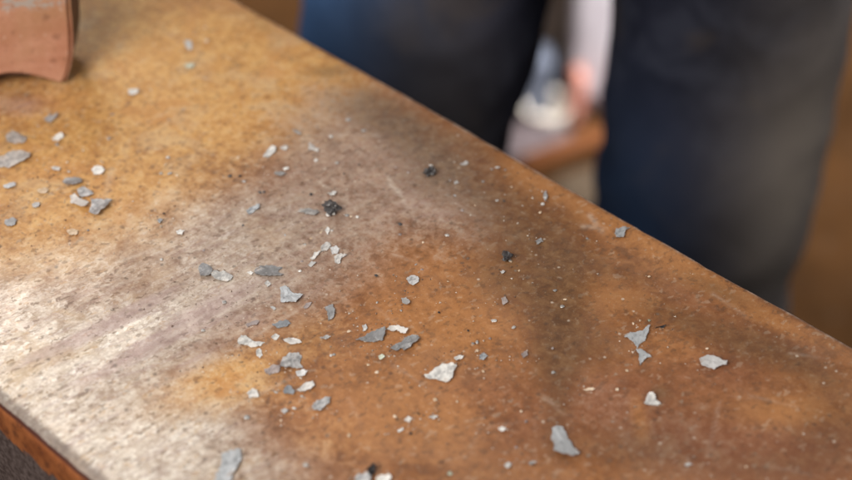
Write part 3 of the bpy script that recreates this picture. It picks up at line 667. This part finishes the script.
# knobbly burnt lumps
def lump(x, y, r, label, chips):
    o = crumb(x, y, r, 'dark', label, None, 'scale_lump', .95, 'lump', 3)
    c = P(x, y)
    for cx, cy, dz, rr, tone in chips:
        bm = bmesh.new(); bmesh.ops.create_icosphere(bm, subdivisions=1, radius=1)
        k = (CAM_Z - SLAB_Z)/st/F_PX*rr; q = P(cx, cy) - c
        for v in bm.verts: v.co = v.co*k*(1 + .4*mnoise.noise(v.co*2 + Vector((cx, cy, 0)))) ; v.co.z *= .6
        from_bm('scale_chip', bm, M[tone], o, (q.x, q.y, dz), False)
    return o
lump(332, 213, 5.6, 'burnt black lump of scale with a bright white glint, on worn grey rust', [(328.5,216.5,.0012,3.2,'white'),(333,216,.0014,2.4,'white'),(336,209,.003,2.0,'grey'),(331,205,.001,2.2,'dark')])
lump(430.5, 174, 4.2, 'dark knobbly lump of scale with grey specks near the far edge', [(433,174,.0012,2.6,'grey'),(431,167,.0006,2.2,'pale'),(427.5,177,.001,2,'dark')])
lump(506, 260, 3.6, 'small black lump in the dark patch right of the middle', [(510,261.5,.0004,1.6,'pale')])
lump(372, 474, 3.6, 'round black grain between two flakes at the bottom of the photo', [])

# dust and grit no one could count
def grit():
    r = np.random.default_rng(3); vs, fs = [], []
    n = 0
    while n < 5200:
        px, py = r.uniform(-10, 862), r.uniform(-5, 485); near = False
        if r.random() < .5:
            q = FL[r.integers(len(FL))][0]; px = q[0][0] + r.normal()*13; py = q[0][1] + r.normal()*8; near = True
        far_y = .5637*(px - 240)
        if py < far_y + 8 or py > 400 + .83*px: continue
        if px < 82 and py < 95: continue
        den = .25 + .9*math.exp(-((px - 280)/190)**2 - ((py - 240)/120)**2) + .45*math.exp(-((px - 480)/120)**2 - ((py - 220)/80)**2)
        if not near and r.random() > den: continue
        c = P(px, py); s = (.00013 + .00062*r.random()**5); a = r.random()*6.28
        b = len(vs); z0 = SLAB_Z + .00015
        for q in range(3): vs.append((c.x + s*math.cos(a + q*2.1)*(.7 + .6*r.random()), c.y + s*math.sin(a + q*2.1)*(.7 + .6*r.random()), z0))
        vs.append((c.x, c.y, z0 + s*.8)); fs += [(b, b+1, b+3), (b+1, b+2, b+3), (b+2, b, b+3), (b, b+2, b+1)]
        n += 1
    me = bpy.data.meshes.new('grit'); me.from_pydata(vs, [], fs); me.update()
    N = NT('grit_dust')
    nn = N.noise(260, 2, .6)
    N.out(N.mix(N.ss(nn, .44, .60), (0.14, 0.085, 0.055), (0.56, 0.48, 0.41)), .6)
    return tag(link('grit', me, N.m), 'fine grit and dust of scale sprinkled over the rusty slab', 'grit', None, 'stuff')
grit()

# ------------------------------------------------------------------ the person behind the slab
PX, PY = 0.108, 1.02                     # where the person stands
def skin_mesh(name, verts, edges, radii, root=0, sub=3):
    me = bpy.data.meshes.new(name); me.from_pydata(verts, edges, []); me.update()
    o = bpy.data.objects.new(name, me); C.objects.link(o)
    m = o.modifiers.new('skin', 'SKIN'); m.use_smooth_shade = True; m.branch_smoothing = .6
    for k, rr in enumerate(radii):
        d = me.skin_vertices[0].data[k]; d.radius = rr if isinstance(rr, tuple) else (rr, rr); d.use_root = (k == root)
    s = o.modifiers.new('sub', 'SUBSURF'); s.levels = sub; s.render_levels = sub
    dg = bpy.context.evaluated_depsgraph_get()
    res = bpy.data.meshes.new_from_object(o.evaluated_get(dg))
    bpy.data.objects.remove(o); bpy.data.meshes.remove(me)
    res.name = name; smooth(res)
    return res
person = bpy.data.objects.new('person', None); C.objects.link(person); person.location = (PX, PY, 0)
person.rotation_euler.z = math.radians(-4)
tag(person, 'person in dark blue worn jeans standing close behind the far edge of the slab', 'person')
# body: one continuous figure (hips, legs, torso, arms with hands on the hips, head)
V = [(0,0,.93),(0,.0,1.10),(0,.01,1.28),(0,.02,1.44),(0,.01,1.52),(0,-.01,1.60),(0,-.02,1.70)]
Ed = [(0,1),(1,2),(2,3),(3,4),(4,5),(5,6)]; Rd = [(.15,.11),(.13,.10),(.155,.115),(.11,.09),(.055,.058),(.072,.085),(.07,.085)]
for s in (-1, 1):
    b = len(V)
    V += [(s*.095,0,.86),(s*.115,-.01,.68),(s*.122,-.02,.48),(s*.135,.02,.26),(s*.142,.04,.09),(s*.15,-.10,.05)]
    Ed += [(0,b),(b,b+1),(b+1,b+2),(b+2,b+3),(b+3,b+4),(b+4,b+5)]; Rd += [.085,.074,.058,.052,.038,.04]
    b = len(V)
    V += [(s*.19,.02,1.42),(s*.33,.08,1.18),(s*.235,-.03,1.02),(s*.20,-.07,1.00)]
    Ed += [(3,b),(b,b+1),(b+1,b+2),(b+2,b+3)]; Rd += [.058,.042,.030,.034]
    w = b + 3
    for k in range(5):
        f = len(V); dz = (.032 - .018*k); ln = (.055, .075, .082, .076, .06)[k]
        if k == 0: p1, p2 = (s*.20,-.095,1.045), (s*.185,-.11,1.07)
        else: p1, p2 = (s*(.20 - ln*.5),-.105,1.0 + dz*.8), (s*(.20 - ln),-.118,.992 + dz)
        V += [p1, p2]; Ed += [(w, f), (f, f+1)]; Rd += [.010, .008]
body = skin_mesh('body', V, Ed, Rd, 0, 2)
link('body', body, M['skin'], person)
# face: nose, eyes, ears, mouth belong to the head
def bits(name, mat, lst):
    bm = bmesh.new()
    for c, s in lst:
        r = bmesh.ops.create_icosphere(bm, subdivisions=2, radius=1)
        for v in r['verts']: v.co = Vector((c[0] + v.co.x*s[0], c[1] + v.co.y*s[1], c[2] + v.co.z*s[2]))
    return from_bm(name, bm, mat, person)
bits('hair', M['hair'], [((0,.015,1.735),(.083,.095,.07)),((0,.05,1.67),(.076,.06,.08))])
# shirt
sv = [(0,0,.98),(0,0,1.12),(0,.01,1.29),(0,.02,1.44),(0,.012,1.50)]
se = [(0,1),(1,2),(2,3),(3,4)]; sr = [(.165,.125),(.15,.12),(.172,.132),(.125,.105),(.062,.066)]
for s in (-1, 1):
    b = len(sv); sv += [(s*.19,.02,1.42),(s*.33,.08,1.18),(s*.27,.01,1.075)]
    se += [(3,b),(b,b+1),(b+1,b+2)]; sr += [.070,.056,.044]
link('shirt', skin_mesh('shirt', sv, se, sr, 0, 2), M['shirt'], person)
# jeans
jv = [(0,0,1.00),(0,0,.92)]; je = [(0,1)]; jr = [(.160,.122),(.165,.125)]
for s in (-1, 1):
    b = len(jv)
    jv += [(s*.095,0,.84),(s*.112 + (.003 if s < 0 else 0),-.005,.73),(s*.115 - (.008 if s > 0 else .013),-.012,.60),(s*.112-(.018 if s > 0 else .03),-.022,.48),(s*.128-.012,.012,.32),(s*.142,.035,.12)]
    je += [(1,b)] + [(b+k, b+k+1) for k in range(5)]; jr += [.098,.0935 if s > 0 else .0972,.090 if s > 0 else .086,.087 if s > 0 else .080,.080,.078]
jm = skin_mesh('jeans', jv, je, jr, 1, 4)
n = len(jm.vertices); co = np.empty(n*3, np.float32); jm.vertices.foreach_get('co', co); co = co.reshape(-1, 3)
no = np.empty(n*3, np.float32); jm.vertices.foreach_get('normal', no); no = no.reshape(-1, 3)
for k in range(n):
    x, y, z = map(float, co[k])
    q = Vector((x*5, y*5, z*8 + 5*x + 3)); w = Vector((x*8 + 2*z, y*8, z*17 - 9*x))
    kn = math.exp(-((z - .50)/.13)**2)
    d = .010*mnoise.noise(q) + (.003 + .006*kn)*(.35 - abs(mnoise.noise(w)))*1.6
    co[k] += no[k]*d
jm.vertices.foreach_set('co', co.ravel()); jm.update()
at = jm.attributes.new('light_and_tone', 'FLOAT_COLOR', 'POINT'); c = np.zeros((n, 4), np.float32); c[:, 3] = 1
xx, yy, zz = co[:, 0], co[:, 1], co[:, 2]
c[:, 0] = .9*np.exp(-((xx + .185)/.055)**2 - ((yy + .02)/.12)**2) + .55*np.exp(-((xx - .045)/.04)**2 - ((zz - .50)/.12)**2)  # painted light along the left leg's edge, plus a bluer right inner knee
c[:, 1] = 1.0*np.exp(-((xx - .165)/.055)**2 - ((zz - .60)/.22)**2)*(yy < .03) + .38*np.exp(-((xx + .10)/.05)**2 - ((zz - .66)/.12)**2)*(yy < 0)  # grey brown on the right leg's outer front, fainter on the left leg
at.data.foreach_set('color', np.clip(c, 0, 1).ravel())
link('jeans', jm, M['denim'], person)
for s in (-1, 1):
    bm = bmesh.new(); r = bmesh.ops.create_uvsphere(bm, u_segments=24, v_segments=14, radius=1)
    for v in bm.verts:
        x, y, z = v.co; v.co = (s*.148 + x*.05*(1 - .15*y), -.06 + y*.15, max(.0, .055 + z*(.055 + .02*max(0, y))))
    r = bmesh.ops.create_cone(bm, segments=24, radius1=.052, radius2=.06, depth=.12, cap_ends=True)
    for v in r['verts']: v.co += Vector((s*.145, .03, .12))
    from_bm('boot', bm, M['leather'], person)

# ------------------------------------------------------------------ things on the floor behind the person
def lumpy(name, mat, px, py, size, label, cat, rot=0, amp=.12, fr=2.0, tilt=0, square=.0, z=0):
    """a soft or boxy body of the given size standing on the floor, its base seen at (px, py)"""
    c = P(px, py, 0)
    bm = bmesh.new(); bmesh.ops.create_cube(bm, size=2)
    bmesh.ops.subdivide_edges(bm, edges=list(bm.edges), cuts=9, use_grid_fill=True)
    for v in bm.verts:
        p = v.co.copy(); s = p.normalized()*1.18
        p = s.lerp(p, square)
        p *= 1 + amp*mnoise.noise(p*fr + c*3)
        v.co = Vector((p.x*size[0]/2, p.y*size[1]/2, p.z*size[2]/2))
    zm = min(v.co.z for v in bm.verts)
    for v in bm.verts: v.co.z = max(0.0, v.co.z - zm - size[2]*.02)
    o = from_bm(name, bm, mat, None, (c.x, c.y, .003 + z)); o.rotation_euler = (0, tilt, rot)
    return tag(o, label, cat)
lumpy('sack', M['sack'], 634, 98, (.16, .13, .42), 'pinkish white sack standing on the floor, seen blurred between the legs', 'sack', -.35, .06, 1.8, 0, .88)
lumpy('rag', M['salmon'], 572, 126, (.018, .025, .085), 'salmon pink rolled cloth standing against the white sack', 'cloth', .3, .15, 2, .05, .4)
lumpy('cardboard_box', M['card'], 556, 62, (.12, .10, .26), 'grey brown cardboard box on the floor left of the white sack', 'box', .3, .02, 2, 0, .97)
lumpy('tin', M['bluebox'], 530, 108, (.05, .05, .09), 'small bluish grey tin on the floor beside the left leg', 'tin', .1, .02, 2, 0, .85)
lumpy('ash_heap', M['mauvegrey'], 520, 152, (.12, .06, .025), 'low mauve grey heap of ash on the floor before the cream bowl', 'heap', .1, .2, 2.4, 0, .0)
lumpy('canvas_bag', M['beige'], 590, 204, (.10, .06, .035), 'beige canvas bag lying on the floor below the orange pipe', 'bag', .4, .12, 1.8, 0, .3)
# cream bowl, lathed
c = P(545, 124, 0); bm = bmesh.new()
prof = [(.0, .002), (.018, .002), (.026, .012), (.031, .030), (.033, .032), (.0335, .029), (.029, .010), (.020, .0), (0, .0)]
rows = []
for k in range(32):
    a = k*2*math.pi/32; rows.append([bm.verts.new((r*math.cos(a), r*math.sin(a), z)) for r, z in prof])
for k in range(32):
    A_, B_ = rows[k], rows[(k+1) % 32]
    for q in range(len(prof) - 1): bm.faces.new((A_[q], B_[q], B_[q+1], A_[q+1]))
bmesh.ops.remove_doubles(bm, verts=bm.verts, dist=1e-6)
tag(from_bm('bowl', bm, M['cream'], None, (c.x, c.y, .004)), 'small cream bowl on the floor between the legs', 'bowl')
# orange pipe lying on the floor
a, b = P(520, 176, 0), P(640, 130, 0)
dirv = (b - a); L_ = dirv.length; bm = bmesh.new()
R0, R1, sg = .013, .009, 20; ring = []
for (rr, zz_) in ((R0, 0), (R0, L_), (R1, L_), (R1, 0)):
    ring.append([bm.verts.new((zz_, rr*math.cos(k*2*math.pi/sg), R0 + rr*math.sin(k*2*math.pi/sg))) for k in range(sg)])
for q in range(4):
    for k in range(sg): bm.faces.new((ring[q][k], ring[q][(k+1) % sg], ring[(q+1) % 4][(k+1) % sg], ring[(q+1) % 4][k]))
o = from_bm('pipe', bm, M['orange'], None, (a.x, a.y, .003)); o.rotation_euler.z = math.atan2(dirv.y, dirv.x)
tag(o, 'orange rusted pipe lying slantwise on the floor between the legs', 'pipe')
